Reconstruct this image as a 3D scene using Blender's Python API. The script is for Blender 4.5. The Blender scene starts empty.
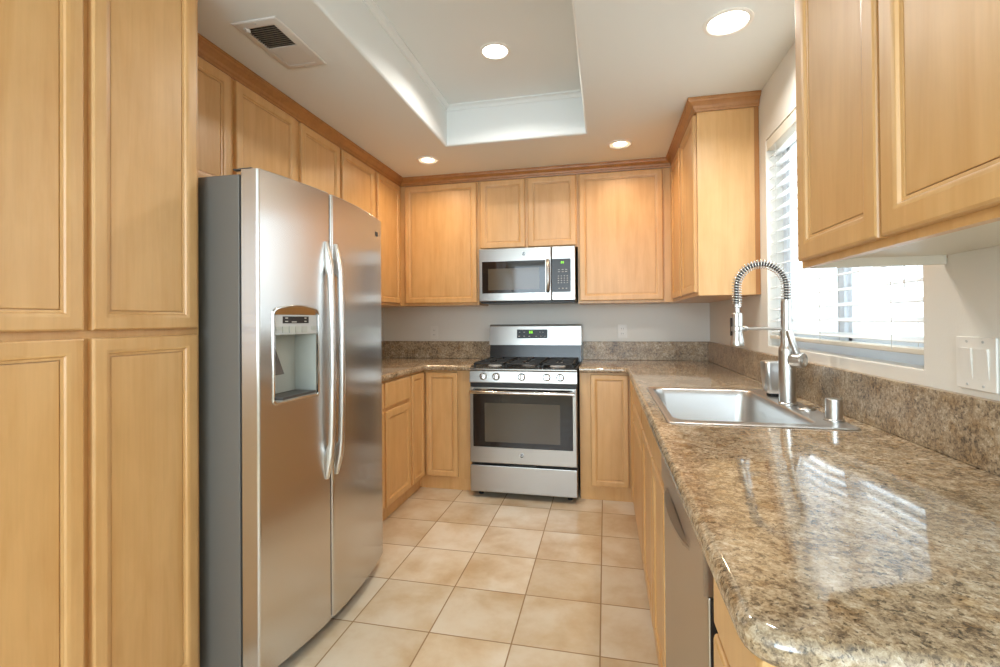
import bpy, bmesh, math, random
from mathutils import Vector, Matrix
C = bpy.context.scene.collection
SC = bpy.context.scene
PI = math.pi
random.seed(4)

# ---------------------------------------------------------------- camera
def make_camera():
    yaw, pitch, roll, h, fpx = 0.2174, 0.0074, -0.0079, 1.2503, 475.06
    cy, sy, cp, sp, cr, sr = math.cos(yaw), math.sin(yaw), math.cos(pitch), math.sin(pitch), math.cos(roll), math.sin(roll)
    f = Vector((-sy*cp, cy*cp, sp)); r = Vector((cy, sy, 0)); u = r.cross(f)
    r2 = r*cr + u*sr; u2 = u*cr - r*sr
    cam = bpy.data.cameras.new('camera'); cam.sensor_fit = 'HORIZONTAL'; cam.sensor_width = 36; cam.lens = fpx*36/1000
    cam.clip_start = 0.02; cam.shift_y = -0.01625
    o = bpy.data.objects.new('camera', cam); C.objects.link(o)
    m = Matrix((r2, u2, -f)).transposed().to_4x4(); m.translation = Vector((0, 0, h)); o.matrix_world = m
    SC.camera = o
make_camera()

# ---------------------------------------------------------------- world, lights, exposure
SC.view_settings.view_transform = 'Standard'; SC.view_settings.look = 'None'
SC.view_settings.gamma = 1.0; SC.view_settings.use_curve_mapping = False
SC.view_settings.exposure = 0.27
w = bpy.data.worlds.new('daylight'); SC.world = w; w.use_nodes = True
bg = w.node_tree.nodes['Background']; bg.inputs[0].default_value = (0.81, 0.92, 1.0, 1); bg.inputs[1].default_value = 3.2
cy_ = SC.cycles
cy_.max_bounces = 10; cy_.diffuse_bounces = 6; cy_.glossy_bounces = 5; cy_.transmission_bounces = 6; cy_.transparent_max_bounces = 12
cy_.sample_clamp_indirect = 6.0; cy_.caustics_reflective = False; cy_.caustics_refractive = False
cy_.use_denoising = True

LW, RW, BW, FW = -1.96, 0.80, 3.978, -2.4      # room faces: left, right, back, and the wall behind the camera
CH, TH = 2.43, 2.70                            # ceiling, raised tray
CT = 0.925                                     # counter top
def lamp(name, kind, loc, energy, col, **k):
    l = bpy.data.lights.new(name, kind); l.energy = energy; l.color = col
    rot = k.pop('rot', None)
    for a, b in k.items(): setattr(l, a, b)
    o = bpy.data.objects.new(name, l); C.objects.link(o); o.location = loc
    if rot: o.rotation_euler = rot
    return o
# daylight portals: kitchen window and unseen rear opening; then an added fill lamp
p = lamp('window_portal', 'AREA', (RW+.11, 2.04, 1.63), 1, (1, 1, 1), shape='RECTANGLE', size=1.03, size_y=1.19, rot=(0, PI/2, 0)); p.data.cycles.is_portal = True
p = lamp('rear_opening_portal', 'AREA', (-.55, FW-.05, 1.60), 1, (1, 1, 1), shape='RECTANGLE', size=2.48, size_y=1.48, rot=(PI/2, 0, 0)); p.data.cycles.is_portal = True
lamp('rear_fill_lamp', 'AREA', (-.55, FW+.03, 1.60), 62, (.67, .855, 1.0), shape='RECTANGLE', size=2.48, size_y=1.48, rot=(PI/2, 0, 0))  # added fill light at the rear opening, lifts the whole interior
WARM = (1.0, 0.72, 0.44); SOFT = (1.0, 0.95, 0.88)
CANS = [(-1.253, 3.272, CH, 3.3, WARM, 0.072), (.110, 3.28, CH, 3.3, WARM, 0.072), (.488, 2.032, CH, 8, SOFT, 0.080), (-.563, 2.479, TH, 10, SOFT, 0.071)]

# ---------------------------------------------------------------- materials
def new_mat(name):
    m = bpy.data.materials.new(name); m.use_nodes = True
    return m, m.node_tree, m.node_tree.nodes['Principled BSDF']
def sr(r, g, b):
    f = lambda c: (c/255/12.92) if c/255 <= .04045 else ((c/255+.055)/1.055)**2.4
    return (f(r), f(g), f(b), 1)
def plain(name, col, rough=.5, metal=0, **k):
    m, t, b = new_mat(name)
    b.inputs['Base Color'].default_value = col; b.inputs['Roughness'].default_value = rough; b.inputs['Metallic'].default_value = metal
    for a, v in k.items(): b.inputs[a.replace('_', ' ')].default_value = v
    return m
def nd(t, kind, **k):
    n = t.nodes.new(kind)
    for a, v in k.items(): setattr(n, a, v)
    return n
def ramp(t, stops, interp='LINEAR'):
    n = t.nodes.new('ShaderNodeValToRGB'); e = n.color_ramp.elements; n.color_ramp.interpolation = interp
    while len(e) < len(stops): e.new(.5)
    for i, (p, c) in enumerate(stops): e[i].position = p; e[i].color = c
    return n
def coords(t, scale, rand=True, kind='Object'):
    tc = nd(t, 'ShaderNodeTexCoord'); mp = nd(t, 'ShaderNodeMapping'); mp.inputs['Scale'].default_value = scale
    t.links.new(tc.outputs[kind], mp.inputs['Vector'])
    if rand:
        oi = nd(t, 'ShaderNodeObjectInfo'); mu = nd(t, 'ShaderNodeMath', operation='MULTIPLY'); mu.inputs[1].default_value = 37
        t.links.new(oi.outputs['Random'], mu.inputs[0]); t.links.new(mu.outputs[0], mp.inputs['Location'])
    return mp
def noise(t, vec, scale, detail=3, rough=.5, dist=0):
    n = nd(t, 'ShaderNodeTexNoise'); n.inputs['Scale'].default_value = scale; n.inputs['Detail'].default_value = detail
    n.inputs['Roughness'].default_value = rough; n.inputs['Distortion'].default_value = dist
    t.links.new(vec, n.inputs['Vector']); return n
def mix(t, a, b, fac, mode='MIX'):
    n = nd(t, 'ShaderNodeMix', data_type='RGBA', blend_type=mode)
    for s, v in ((0, fac), (6, a), (7, b)):
        if hasattr(v, 'links') or hasattr(v, 'is_output'): t.links.new(v, n.inputs[s])
        else: n.inputs[s].default_value = v
    return n.outputs[2]

def wood(name, light, dark, rough=.42):
    m, t, b = new_mat(name)
    v = coords(t, (9, 9, .7)).outputs[0]
    n1 = noise(t, v, 2.2, 5, .6, .6)
    v2 = coords(t, (60, 60, 2.2)).outputs[0]
    n2 = noise(t, v2, 2.0, 3, .6)
    r1 = ramp(t, [(.25, dark), (.55, light), (.8, tuple(min(1, c*1.06) for c in light[:3])+(1,))])
    t.links.new(n1.outputs['Fac'], r1.inputs[0])
    r2 = ramp(t, [(.3, (.86, .83, .80, 1)), (.6, (1, 1, 1, 1))]); t.links.new(n2.outputs['Fac'], r2.inputs[0])
    c = mix(t, r1.outputs[0], r2.outputs[0], .28, 'MULTIPLY')
    v3 = coords(t, (7, 7, 3.2)).outputs[0]; n3 = noise(t, v3, 1.6, 3, .55, .4)
    r3 = ramp(t, [(.3, (.91, .88, .83, 1)), (.62, (1, 1, 1, 1))]); t.links.new(n3.outputs['Fac'], r3.inputs[0])
    c = mix(t, c, r3.outputs[0], .8, 'MULTIPLY')
    t.links.new(c, b.inputs['Base Color'])
    b.inputs['Roughness'].default_value = rough
    b.inputs['Coat Weight'].default_value = .8; b.inputs['Coat Roughness'].default_value = .42
    return m
WOOD = wood('honey_maple', sr(217, 172, 113), sr(207, 156, 92))
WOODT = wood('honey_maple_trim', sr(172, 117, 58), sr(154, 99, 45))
def granite(name, rough, ior):
    m, t, b = new_mat(name)
    v = coords(t, (1, 1, 1), rand=False).outputs[0]
    nw = noise(t, v, 110, 3, .6)
    vv = mix(t, v, nw.outputs['Color'], .016)
    n1 = noise(t, vv, 78, 5, .70); n2 = noise(t, vv, 190, 4, .6); cl = noise(t, v, 11, 3, .55)
    def lin(n, k, o):
        q = nd(t, 'ShaderNodeMath', operation='MULTIPLY_ADD'); t.links.new(n.outputs['Fac'], q.inputs[0]); q.inputs[1].default_value = k
        if isinstance(o, float): q.inputs[2].default_value = o
        else: t.links.new(o.outputs[0], q.inputs[2])
        return q
    sm = lin(n1, 1.1, lin(n2, .75, lin(cl, .5, -.68)))
    r = ramp(t, [(.14, sr(46, 41, 38)), (.28, sr(94, 80, 66)), (.40, sr(140, 120, 96)), (.52, sr(168, 148, 121)), (.64, sr(190, 173, 148)), (.80, sr(214, 202, 183))])
    t.links.new(sm.outputs[0], r.inputs[0])
    n3 = noise(t, vv, 120, 3, .6); r2 = ramp(t, [(.34, sr(66, 58, 54)), (.42, (1, 1, 1, 1))]); t.links.new(n3.outputs['Fac'], r2.inputs[0])
    c = mix(t, r.outputs[0], r2.outputs[0], .75, 'MULTIPLY')
    n4 = noise(t, v, 26, 3, .6); r3 = ramp(t, [(.5, (1, 1, 1, 1)), (.68, sr(234, 214, 184))]); t.links.new(n4.outputs['Fac'], r3.inputs[0])
    c = mix(t, c, r3.outputs[0], .8, 'MULTIPLY')
    t.links.new(c, b.inputs['Base Color'])
    b.inputs['Roughness'].default_value = rough; b.inputs['IOR'].default_value = ior
    return m
GRANITE = granite('polished_speckled_granite', .06, 1.85); GRANITES = granite('satin_speckled_granite', .30, 1.45)
TILE, TX, TY = 0.3363, -0.0292, 3.1555
def tiles():
    m, t, b = new_mat('beige_floor_tile')
    g = nd(t, 'ShaderNodeNewGeometry'); mp = nd(t, 'ShaderNodeMapping', vector_type='POINT')
    mp.inputs['Location'].default_value = (-TX/TILE, -TY/TILE, 0); mp.inputs['Scale'].default_value = (1/TILE,)*3
    t.links.new(g.outputs['Position'], mp.inputs['Vector'])
    sx = nd(t, 'ShaderNodeSeparateXYZ'); t.links.new(mp.outputs[0], sx.inputs[0])
    ds = []
    for i in (0, 1):
        f = nd(t, 'ShaderNodeMath', operation='FRACT'); t.links.new(sx.outputs[i], f.inputs[0])
        k = nd(t, 'ShaderNodeMath', operation='SUBTRACT'); t.links.new(f.outputs[0], k.inputs[0]); k.inputs[1].default_value = .5
        a = nd(t, 'ShaderNodeMath', operation='ABSOLUTE'); t.links.new(k.outputs[0], a.inputs[0]); ds.append(a.outputs[0])
    mx = nd(t, 'ShaderNodeMath', operation='MAXIMUM'); t.links.new(ds[0], mx.inputs[0]); t.links.new(ds[1], mx.inputs[1])
    gr = nd(t, 'ShaderNodeMapRange'); gr.inputs[1].default_value = .4895; gr.inputs[2].default_value = .4935; t.links.new(mx.outputs[0], gr.inputs[0])
    fl = nd(t, 'ShaderNodeVectorMath', operation='FLOOR'); t.links.new(mp.outputs[0], fl.inputs[0])
    wn = nd(t, 'ShaderNodeTexWhiteNoise', noise_dimensions='3D'); t.links.new(fl.outputs[0], wn.inputs['Vector'])
    off = nd(t, 'ShaderNodeVectorMath', operation='ADD'); sc = nd(t, 'ShaderNodeVectorMath', operation='SCALE'); sc.inputs['Scale'].default_value = 20
    t.links.new(wn.outputs['Color'], sc.inputs[0]); t.links.new(sc.outputs[0], off.inputs[0]); t.links.new(g.outputs['Position'], off.inputs[1])
    n = noise(t, off.outputs[0], 3.6, 5, .58, .15)
    r = ramp(t, [(.30, sr(194, 166, 130)), (.45, sr(210, 190, 160)), (.58, sr(221, 208, 187)), (.75, sr(227, 219, 203))]); t.links.new(n.outputs['Fac'], r.inputs[0])
    hv = ramp(t, [(0, (.84, .81, .76, 1)), (1, (1, 1, 1, 1))]); t.links.new(wn.outputs['Value'], hv.inputs[0])
    c = mix(t, r.outputs[0], hv.outputs[0], 1.0, 'MULTIPLY')
    c = mix(t, c, sr(150, 122, 88), gr.outputs[0])
    t.links.new(c, b.inputs['Base Color'])
    rr = nd(t, 'ShaderNodeMapRange'); rr.inputs[3].default_value = .32; rr.inputs[4].default_value = .8; t.links.new(gr.outputs[0], rr.inputs[0]); t.links.new(rr.outputs[0], b.inputs['Roughness'])
    bu = nd(t, 'ShaderNodeBump', invert=True); bu.inputs['Strength'].default_value = .35; bu.inputs['Distance'].default_value = .002
    t.links.new(gr.outputs[0], bu.inputs['Height']); t.links.new(bu.outputs[0], b.inputs['Normal'])
    return m
FLOOR = tiles()
def paint(name, col, rough=.6, bump=.12, scale=160):
    m, t, b = new_mat(name); b.inputs['Base Color'].default_value = col; b.inputs['Roughness'].default_value = rough
    v = coords(t, (1, 1, 1), rand=False).outputs[0]; n = noise(t, v, scale, 2, .5)
    bu = nd(t, 'ShaderNodeBump'); bu.inputs['Strength'].default_value = bump; bu.inputs['Distance'].default_value = .002
    t.links.new(n.outputs['Fac'], bu.inputs['Height']); t.links.new(bu.outputs[0], b.inputs['Normal'])
    return m
WALL = paint('wall_paint', sr(231, 228, 220), .55)
CEIL = paint('ceiling_paint', sr(231, 235, 234), .7, .08)
TRIMW = plain('white_trim', sr(232, 230, 224), .4)
def steel(name, col, rough, aniso=.0, wave=0.0, rot=0.0):
    m, t, b = new_mat(name)
    b.inputs['Base Color'].default_value = col; b.inputs['Metallic'].default_value = 1; b.inputs['Roughness'].default_value = rough
    if aniso:
        b.inputs['Anisotropic'].default_value = aniso; b.inputs['Anisotropic Rotation'].default_value = rot
        tg = nd(t, 'ShaderNodeTangent', direction_type='RADIAL', axis='Z'); t.links.new(tg.outputs[0], b.inputs['Tangent'])
    v = coords(t, (3, 3, 220), rand=True).outputs[0]; n = noise(t, v, 3, 2, .5)
    rr = nd(t, 'ShaderNodeMapRange'); rr.inputs[3].default_value = rough*.97; rr.inputs[4].default_value = rough*1.03
    t.links.new(n.outputs['Fac'], rr.inputs[0]); t.links.new(rr.outputs[0], b.inputs['Roughness'])
    if wave:
        v2 = coords(t, (1.2, 1.2, 9), rand=False).outputs[0]; n2 = noise(t, v2, 2.2, 1, .4)
        bu = nd(t, 'ShaderNodeBump'); bu.inputs['Strength'].default_value = wave; bu.inputs['Distance'].default_value = .01
        t.links.new(n2.outputs['Fac'], bu.inputs['Height']); t.links.new(bu.outputs[0], b.inputs['Normal'])
    return m
STEEL = steel('brushed_steel', (.64, .62, .60, 1), .25, .9, .0, .0)
STEELR = steel('brushed_steel_range', (.44, .42, .39, 1), .29)
STEELD = steel('brushed_steel_dishwasher', (.47, .43, .38, 1), .28)
NICKEL = steel('brushed_nickel', (.60, .585, .56, 1), .28)
CHROME = plain('polished_steel', (.74, .73, .71, 1), .12, 1)
HANDLE = steel('satin_handle_steel', (.72, .71, .69, 1), .30)
SINK = steel('satin_sink_steel', (.54, .53, .515, 1), .34)
GREYM = plain('grey_case_paint', sr(108, 104, 98), .42)
SILVER = plain('silver_plastic', sr(186, 186, 184), .35)
LIGHTP = plain('pale_grey_plastic', sr(176, 178, 170), .4)
DARK = plain('black_plastic', sr(30, 28, 27), .35)
DKGREY = plain('dark_grey_plastic', sr(70, 68, 66), .4)
GLASSK = plain('smoked_glass', sr(36, 30, 27), .05, 0)
KEYBLK = plain('keypad_black', sr(34, 29, 26), .3)
GLASSIN = plain('inner_oven_glass', sr(84, 76, 64), .07, 0)
IRON = plain('cast_iron', sr(38, 37, 36), .55)
ENAMEL = plain('black_enamel', sr(44, 42, 40), .22)
MARK = plain('key_marking', sr(190, 186, 178), .5)
WHITEP = plain('white_plastic', sr(236, 233, 226), .35)
CREAM = plain('cream_melamine', sr(228, 222, 208), .45)
VINYL = plain('white_vinyl', sr(236, 240, 244), .35)
SLAT = plain('blind_slat_white', sr(240, 239, 234), .42)
def thin_vinyl(name, col, k):
    m, t, b = new_mat(name); b.inputs['Base Color'].default_value = col; b.inputs['Roughness'].default_value = .42
    tr = nd(t, 'ShaderNodeBsdfTranslucent'); tr.inputs['Color'].default_value = col; mx = nd(t, 'ShaderNodeMixShader'); mx.inputs[0].default_value = k
    t.links.new(b.outputs[0], mx.inputs[1]); t.links.new(tr.outputs[0], mx.inputs[2]); t.links.new(mx.outputs[0], t.nodes['Material Output'].inputs[0]); return m
SLAT = thin_vinyl('blind_slat_white', sr(243, 244, 244), .5)
VINYL = thin_vinyl('white_vinyl', sr(240, 243, 246), .3)
CORD = plain('blind_cord', sr(214, 212, 206), .7)
SHADOW = plain('vent_interior', sr(50, 43, 36), .8)
LOUVRE = plain('vent_louvre_enamel', sr(150, 138, 122), .5)
VENTW = plain('vent_enamel', sr(214, 208, 200), .45)
RUBBER = plain('black_rubber', sr(26, 25, 25), .7)
def glass():
    m, t, b = new_mat('clear_window_glass')
    tr = nd(t, 'ShaderNodeBsdfTransparent'); tr.inputs[0].default_value = (.97, .985, .98, 1)
    gl = nd(t, 'ShaderNodeBsdfGlossy'); gl.inputs['Roughness'].default_value = .0
    mx = nd(t, 'ShaderNodeMixShader'); mx.inputs[0].default_value = .04
    t.links.new(tr.outputs[0], mx.inputs[1]); t.links.new(gl.outputs[0], mx.inputs[2])
    t.links.new(mx.outputs[0], t.nodes['Material Output'].inputs[0]); return m
GLASS = glass()
def emit(name, col, s):
    m, t, b = new_mat(name); b.inputs['Base Color'].default_value = (0, 0, 0, 1)
    b.inputs['Emission Color'].default_value = col; b.inputs['Emission Strength'].default_value = s; return m
GREEN = emit('green_display_segment', (.32, 1, .04, 1), 1.6)
BULBW = emit('warm_lamp_lens', (1, .88, .70, 1), 9)
REFL = emit('lamplit_baffle_glow', (1, .74, .46, 1), .95)  # lamplight on the baffle ring, put in as emission
BULBS = emit('soft_lamp_lens', (1, .96, .88, 1), 9)

# ---------------------------------------------------------------- mesh helpers
class MB:
    def __init__(s): s.bm = bmesh.new()
    def poly(s, pts): return s.bm.faces.new([s.bm.verts.new(p) for p in pts])
    def box(s, x0, x1, y0, y1, z0, z1, bev=0, seg=2):
        x0, x1 = min(x0, x1), max(x0, x1); y0, y1 = min(y0, y1), max(y0, y1); z0, z1 = min(z0, z1), max(z0, z1)
        r = bmesh.ops.create_cube(s.bm, size=1); vs = r['verts']
        for v in vs: v.co = Vector(((x0+x1)/2+v.co.x*(x1-x0), (y0+y1)/2+v.co.y*(y1-y0), (z0+z1)/2+v.co.z*(z1-z0)))
        if bev:
            es = list({e for v in vs for e in v.link_edges})
            bmesh.ops.bevel(s.bm, geom=es, offset=bev, segments=seg, profile=.5, affect='EDGES')
        return s
    def loops(s, rings, close_first=True, close_last=True, ring_closed=False):
        L = [[s.bm.verts.new(p) for p in r] for r in rings]; n = len(L[0])
        pr = list(zip(L, L[1:])) + ([(L[-1], L[0])] if ring_closed else [])
        for a, b in pr:
            for i in range(n): s.bm.faces.new((a[i], a[(i+1) % n], b[(i+1) % n], b[i]))
        if not ring_closed:
            if close_first: s.bm.faces.new(L[0][::-1])
            if close_last: s.bm.faces.new(L[-1])
        return s
    def tube(s, path, rad, n=12, caps=True, squash=None):
        path = [Vector(p) for p in path]; rings = []
        rads = rad if isinstance(rad, (list, tuple)) else [rad]*len(path)
        t0 = (path[1]-path[0]).normalized(); ref = Vector((0, 0, 1)) if abs(t0.z) < .9 else Vector((0, 1, 0))
        u = t0.cross(ref).normalized()
        for i, q in enumerate(path):
            t = (path[min(i+1, len(path)-1)]-path[max(i-1, 0)]).normalized()
            u = (u - t*u.dot(t)).normalized(); v = t.cross(u)
            a, b = (rads[i], rads[i]) if not isinstance(rads[i], tuple) else rads[i]
            rings.append([q+u*(math.cos(k*2*PI/n)*a)+v*(math.sin(k*2*PI/n)*b) for k in range(n)])
        return s.loops(rings, caps, caps)
    def lathe(s, o, ax, prof, n=24, caps=True):
        o = Vector(o); ax = Vector(ax).normalized(); ref = Vector((1, 0, 0)) if abs(ax.x) < .9 else Vector((0, 1, 0))
        u = ax.cross(ref).normalized(); v = ax.cross(u)
        return s.loops([[o+ax*h+(u*math.cos(k*2*PI/n)+v*math.sin(k*2*PI/n))*max(r, 1e-5) for k in range(n)] for r, h in prof], caps, caps)
    def prism(s, pts, d):
        d = Vector(d); return s.loops([[Vector(p) for p in pts], [Vector(p)+d for p in pts]])
    def build(s, name, mat, parent=None, ang=32, loc=None):
        bmesh.ops.recalc_face_normals(s.bm, faces=s.bm.faces[:])
        off = Vector(loc) if loc is not None else (parent['_w'] if False else (WLOC[parent.name] if parent else Vector((0, 0, 0))))
        for v in s.bm.verts: v.co -= off
        me = bpy.data.meshes.new(name); s.bm.to_mesh(me); s.bm.free(); me.materials.append(mat)
        me.shade_smooth(); me.set_sharp_from_angle(angle=math.radians(ang))
        o = bpy.data.objects.new(name, me); C.objects.link(o)
        WLOC[o.name] = off
        if ang <= 35: WN.append(o.name)
        if parent: o.parent = parent
        elif loc is not None: o.location = off
        return o
WLOC = {}; WN = []
def thing(name, label, cat, loc, group=None):
    o = bpy.data.objects.new(name, None); C.objects.link(o); o.location = loc; o.empty_display_size = .05
    o['label'] = label; o['category'] = cat
    if group: o['group'] = group
    WLOC[o.name] = Vector(loc); return o
def tag(o, label, cat, group=None):
    o['label'] = label; o['category'] = cat
    if group: o['group'] = group
    return o
def struct(o): o['kind'] = 'structure'; return o
def bx(name, mat, parent, *a, **k):
    lab = k.pop('label', None)
    o = MB().box(*a, **k).build(name, mat, parent)
    if lab: o['label'] = lab
    return o
def text_mesh(name, txt, size, mat, parent, M, depth=.0006):
    cu = bpy.data.curves.new(name, 'FONT'); cu.body = txt; cu.size = size; cu.align_x = 'CENTER'; cu.align_y = 'CENTER'; cu.extrude = depth
    tmp = bpy.data.objects.new(name, cu); C.objects.link(tmp)
    dg = bpy.context.evaluated_depsgraph_get(); me = bpy.data.meshes.new_from_object(tmp.evaluated_get(dg))
    bpy.data.objects.remove(tmp); bpy.data.curves.remove(cu)
    me.transform(M); me.transform(Matrix.Translation(-WLOC[parent.name])); me.materials.clear(); me.materials.append(mat)
    o = bpy.data.objects.new(name, me); C.objects.link(o); o.parent = parent; WLOC[o.name] = WLOC[parent.name]; return o
def boolean_cut(o, cutters):
    for c in cutters:
        m = o.modifiers.new('cut', 'BOOLEAN'); m.object = c; m.operation = 'DIFFERENCE'; m.solver = 'EXACT'
    bpy.context.view_layer.update()
    dg = bpy.context.evaluated_depsgraph_get(); me = bpy.data.meshes.new_from_object(o.evaluated_get(dg))
    o.modifiers.clear(); old = o.data; nm = old.name; o.data = me; bpy.data.meshes.remove(old); me.name = nm
    me.shade_smooth(); me.set_sharp_from_angle(angle=math.radians(32))
    for c in cutters: bpy.data.objects.remove(c)
def facing_minus_y(x, y, z): return Matrix(((1, 0, 0, x), (0, 0, -1, y), (0, 1, 0, z), (0, 0, 0, 1)))
class Face:      # a vertical cabinet face: a runs along it, b is height, c comes out of it
    def __init__(s, axis, pos, sgn): s.axis, s.pos, s.sgn = axis, pos, sgn
    def p(s, a, b, c):
        q = s.pos + s.sgn*c
        return Vector((q, a, b)) if s.axis == 'x' else Vector((a, q, b))
    def rect(s, a0, a1, b0, b1, i, c): return [s.p(a0+i, b0+i, c), s.p(a1-i, b0+i, c), s.p(a1-i, b1-i, c), s.p(a0+i, b1-i, c)]
    def box(s, mb, a0, a1, b0, b1, c0, c1, bev=0):
        A, B = s.p(a0, b0, c0), s.p(a1, b1, c1); return mb.box(A.x, B.x, A.y, B.y, A.z, B.z, bev)
def door(F, par, a0, a1, b0, b1, fw=.052, name='door', t=.02):
    rg = [(0, .0005), (0, t-.006), (.0015, t-.003), (.005, t-.0006), (.009, t), (fw-.019, t), (fw-.016, t-.0012), (fw-.012, t-.0016), (fw-.009, t-.003), (fw-.006, t-.0075), (fw, t-.009), (fw, .004), (fw-.01, .0005)]
    d = MB().loops([F.rect(a0, a1, b0, b1, i, c) for i, c in rg], ring_closed=True).build(name, WOOD, par, ang=24)
    g = .0022
    pg = [(fw-.008, .002), (fw-.008, .004), (fw+g, .0042), (fw+g, t-.0105), (fw+g+.003, t-.0095)]
    MB().loops([F.rect(a0, a1, b0, b1, i, c) for i, c in pg]).build('door_panel', WOOD, d, ang=24)
    return d
def slab(F, par, a0, a1, b0, b1, name='drawer', t=.02):
    rg = [(0, .0005), (0, t-.009), (.002, t-.005), (.007, t-.0015), (.012, t), ]
    return MB().loops([F.rect(a0, a1, b0, b1, i, c) for i, c in rg]).build(name, WOOD, par, ang=24)

# ---------------------------------------------------------------- room shell
def room():
    T = .12
    struct(MB().box(LW-T, RW+T, FW-T, BW+T, -.1, 0).build('floor', FLOOR))
    struct(MB().box(LW-T, LW, FW, BW+T, 0, TH+.1).build('wall_left', WALL))
    struct(MB().box(LW, RW+T, BW, BW+T, 0, TH+.1).build('wall_back', WALL))
    y0, y1, z0, z1 = 1.428, 2.625, 1.112, 2.150
    wr = MB(); X0, X1 = RW, RW+T
    for a, b, c, d in ((FW, y0, 0, TH+.1), (y1, BW, 0, TH+.1), (y0, y1, 0, z0), (y0, y1, z1, TH+.1)): wr.box(X0, X1, a, b, c, d)
    struct(wr.build('wall_right', WALL))
    wf = MB()                                     # unseen wall behind the camera; its opening is made up to suit the light
    for a, b, c, d in ((LW, -1.80, 0, TH+.1), (.70, RW, 0, TH+.1), (-1.80, .70, 2.35, TH+.1), (-1.80, .70, 0, .85)): wf.box(a, b, FW-T, FW, c, d)
    struct(wf.build('wall_front_unseen', WALL))
    # ceiling with the raised tray; soft rounded lower edge
    tx0, tx1, ty0, ty1 = -1.031, -.109, .75, 3.046
    m = MB(); R = .018
    rect = lambda i, z: [Vector((tx0+i, ty0+i, z)), Vector((tx1-i, ty0+i, z)), Vector((tx1-i, ty1-i, z)), Vector((tx0+i, ty1-i, z))]
    outer = [Vector((LW-T, FW-T, CH)), Vector((RW+T, FW-T, CH)), Vector((RW+T, BW+T, CH)), Vector((LW-T, BW+T, CH))]
    rings = [outer] + [rect(-R+R*math.sin(a), CH+R-R*math.cos(a)) for a in [k*PI/2/6 for k in range(7)]]
    rings += [rect(.0, TH-.035), rect(.006, TH-.033), rect(.008, TH-.022), rect(.02, TH-.012), rect(.03, TH-.010), rect(.03, TH)]
    m.loops(rings, close_first=False, close_last=True)
    up = [Vector((p.x, p.y, TH+.1)) for p in outer]; m.loops([outer, up], close_first=False)
    struct(m.build('ceiling', CEIL, ang=50))
    # window: vinyl slider frame and panes set back in the opening
    wn = MB(); fx0, fx1 = RW+.075, RW+.115
    fr = lambda a, b, c, d, x0=fx0, x1=fx1: wn.box(x0, x1, a, b, c, d, .003)
    fr(y0, y0+.045, z0, z1); fr(y1-.045, y1, z0, z1); fr(y0, y1, z0, z0+.05); fr(y0, y1, z1-.045, z1)
    ym = 2.02
    fr(ym-.02, ym+.035, z0+.05, z1-.045, fx0-.006, fx1-.004)
    for a, b in ((y0+.045, ym-.02), (ym+.035, y1-.045)):
        fr(a, a+.03, z0+.05, z1-.045, fx0+.006, fx1-.008); fr(b-.03, b, z0+.05, z1-.045, fx0+.006, fx1-.008)
        fr(a, b, z0+.05, z0+.08, fx0+.006, fx1-.008); fr(a, b, z1-.075, z1-.045, fx0+.006, fx1-.008)
    wo = struct(wn.build('window_1', VINYL))
    for a, b in ((y0+.075, ym-.05), (ym+.065, y1-.075)):
        MB().box(fx0+.018, fx0+.022, a-.004, b+.004, z0+.076, z1-.07).build('pane', GLASS, wo)
    struct(MB().box(RW+.001, fx0, y0+.0005, y1-.0005, z0-.01, z0+.003, .002).build('trim_1', TRIMW))
room()

# ---------------------------------------------------------------- cabinets
UZ0, UZ1, UDZ0, UDZ1 = 1.378, 2.366, 1.397, 2.360
def cab(name, label, cat, boxes, loc, group=None, mat=None):
    t = thing(name, label, cat, loc, group); m = MB()
    for b in boxes: m.box(*b)
    m.build('body', mat or WOOD, t); return t
LU, BU, RU = Face('x', -1.654, 1), Face('y', 3.672, -1), Face('x', .494, -1)
LB, BB, RB = Face('x', -1.342, 1), Face('y', 3.375, -1), Face('x', .182, -1)
e = .0006
PF = Face('x', -1.345, 1)
def pantry():
    t = cab('pantry_cabinet', 'tall honey maple pantry cabinet with four panelled doors beside the refrigerator', 'pantry', [(LW+e, -1.345,     .62, 1.352, .085, CH-.002), (LW+e, -1.352, .62, 1.352, 0, .085)], (-1.65, .98, 0))
    for a0, a1 in ((.648, .978), (.998, 1.332)):
        door(PF, t, a0, a1, 1.2335, 2.36); door(PF, t, a0, a1, .10, 1.2125)
pantry()
t = cab('over_fridge_cabinet', 'short two door maple wall cabinet directly above the refrigerator', 'cabinet', [(LW+e, -1.654, 1.3545, 2.308, 1.815, UZ1)], (-1.8, 1.84, 1.815), 'upper cabinets')
door(LU, t, 1.390, 1.825, 1.835, UDZ1); door(LU, t, 1.855, 2.289, 1.835, UDZ1)
t = cab('wall_cabinet', 'two door maple wall cabinet between the over-fridge cabinet and the left corner', 'cabinet', [(LW+e, -1.654, 2.31, 3.214, UZ0, UZ1)], (-1.8, 2.78, UZ0), 'upper cabinets')
door(LU, t, 2.332, 2.726, UDZ0, UDZ1); door(LU, t, 2.756, 3.193, UDZ0, UDZ1)
t = cab('wall_cabinet', 'single door maple wall cabinet in the left back corner, just past the refrigerator', 'cabinet', [(LW+e, -1.654, 3.216, BW-e, UZ0, UZ1)], (-1.8, 3.6, UZ0), 'upper cabinets')
door(LU, t, 3.240, 3.636, UDZ0, UDZ1)
t = cab('wall_cabinet', 'wide single door maple wall cabinet on the back wall left of the microwave', 'cabinet', [(-1.653, -.979, 3.672, BW-e, UZ0, UZ1)], (-1.3, 3.8, UZ0), 'upper cabinets')
door(BU, t, -1.606, -.994, UDZ0, UDZ1)
t = cab('over_microwave_cabinet', 'short two door maple wall cabinet directly above the microwave', 'cabinet', [(-.977, -.199, 3.672, BW-e, 1.812, UZ1)], (-.6, 3.8, 1.812), 'upper cabinets')
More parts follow.
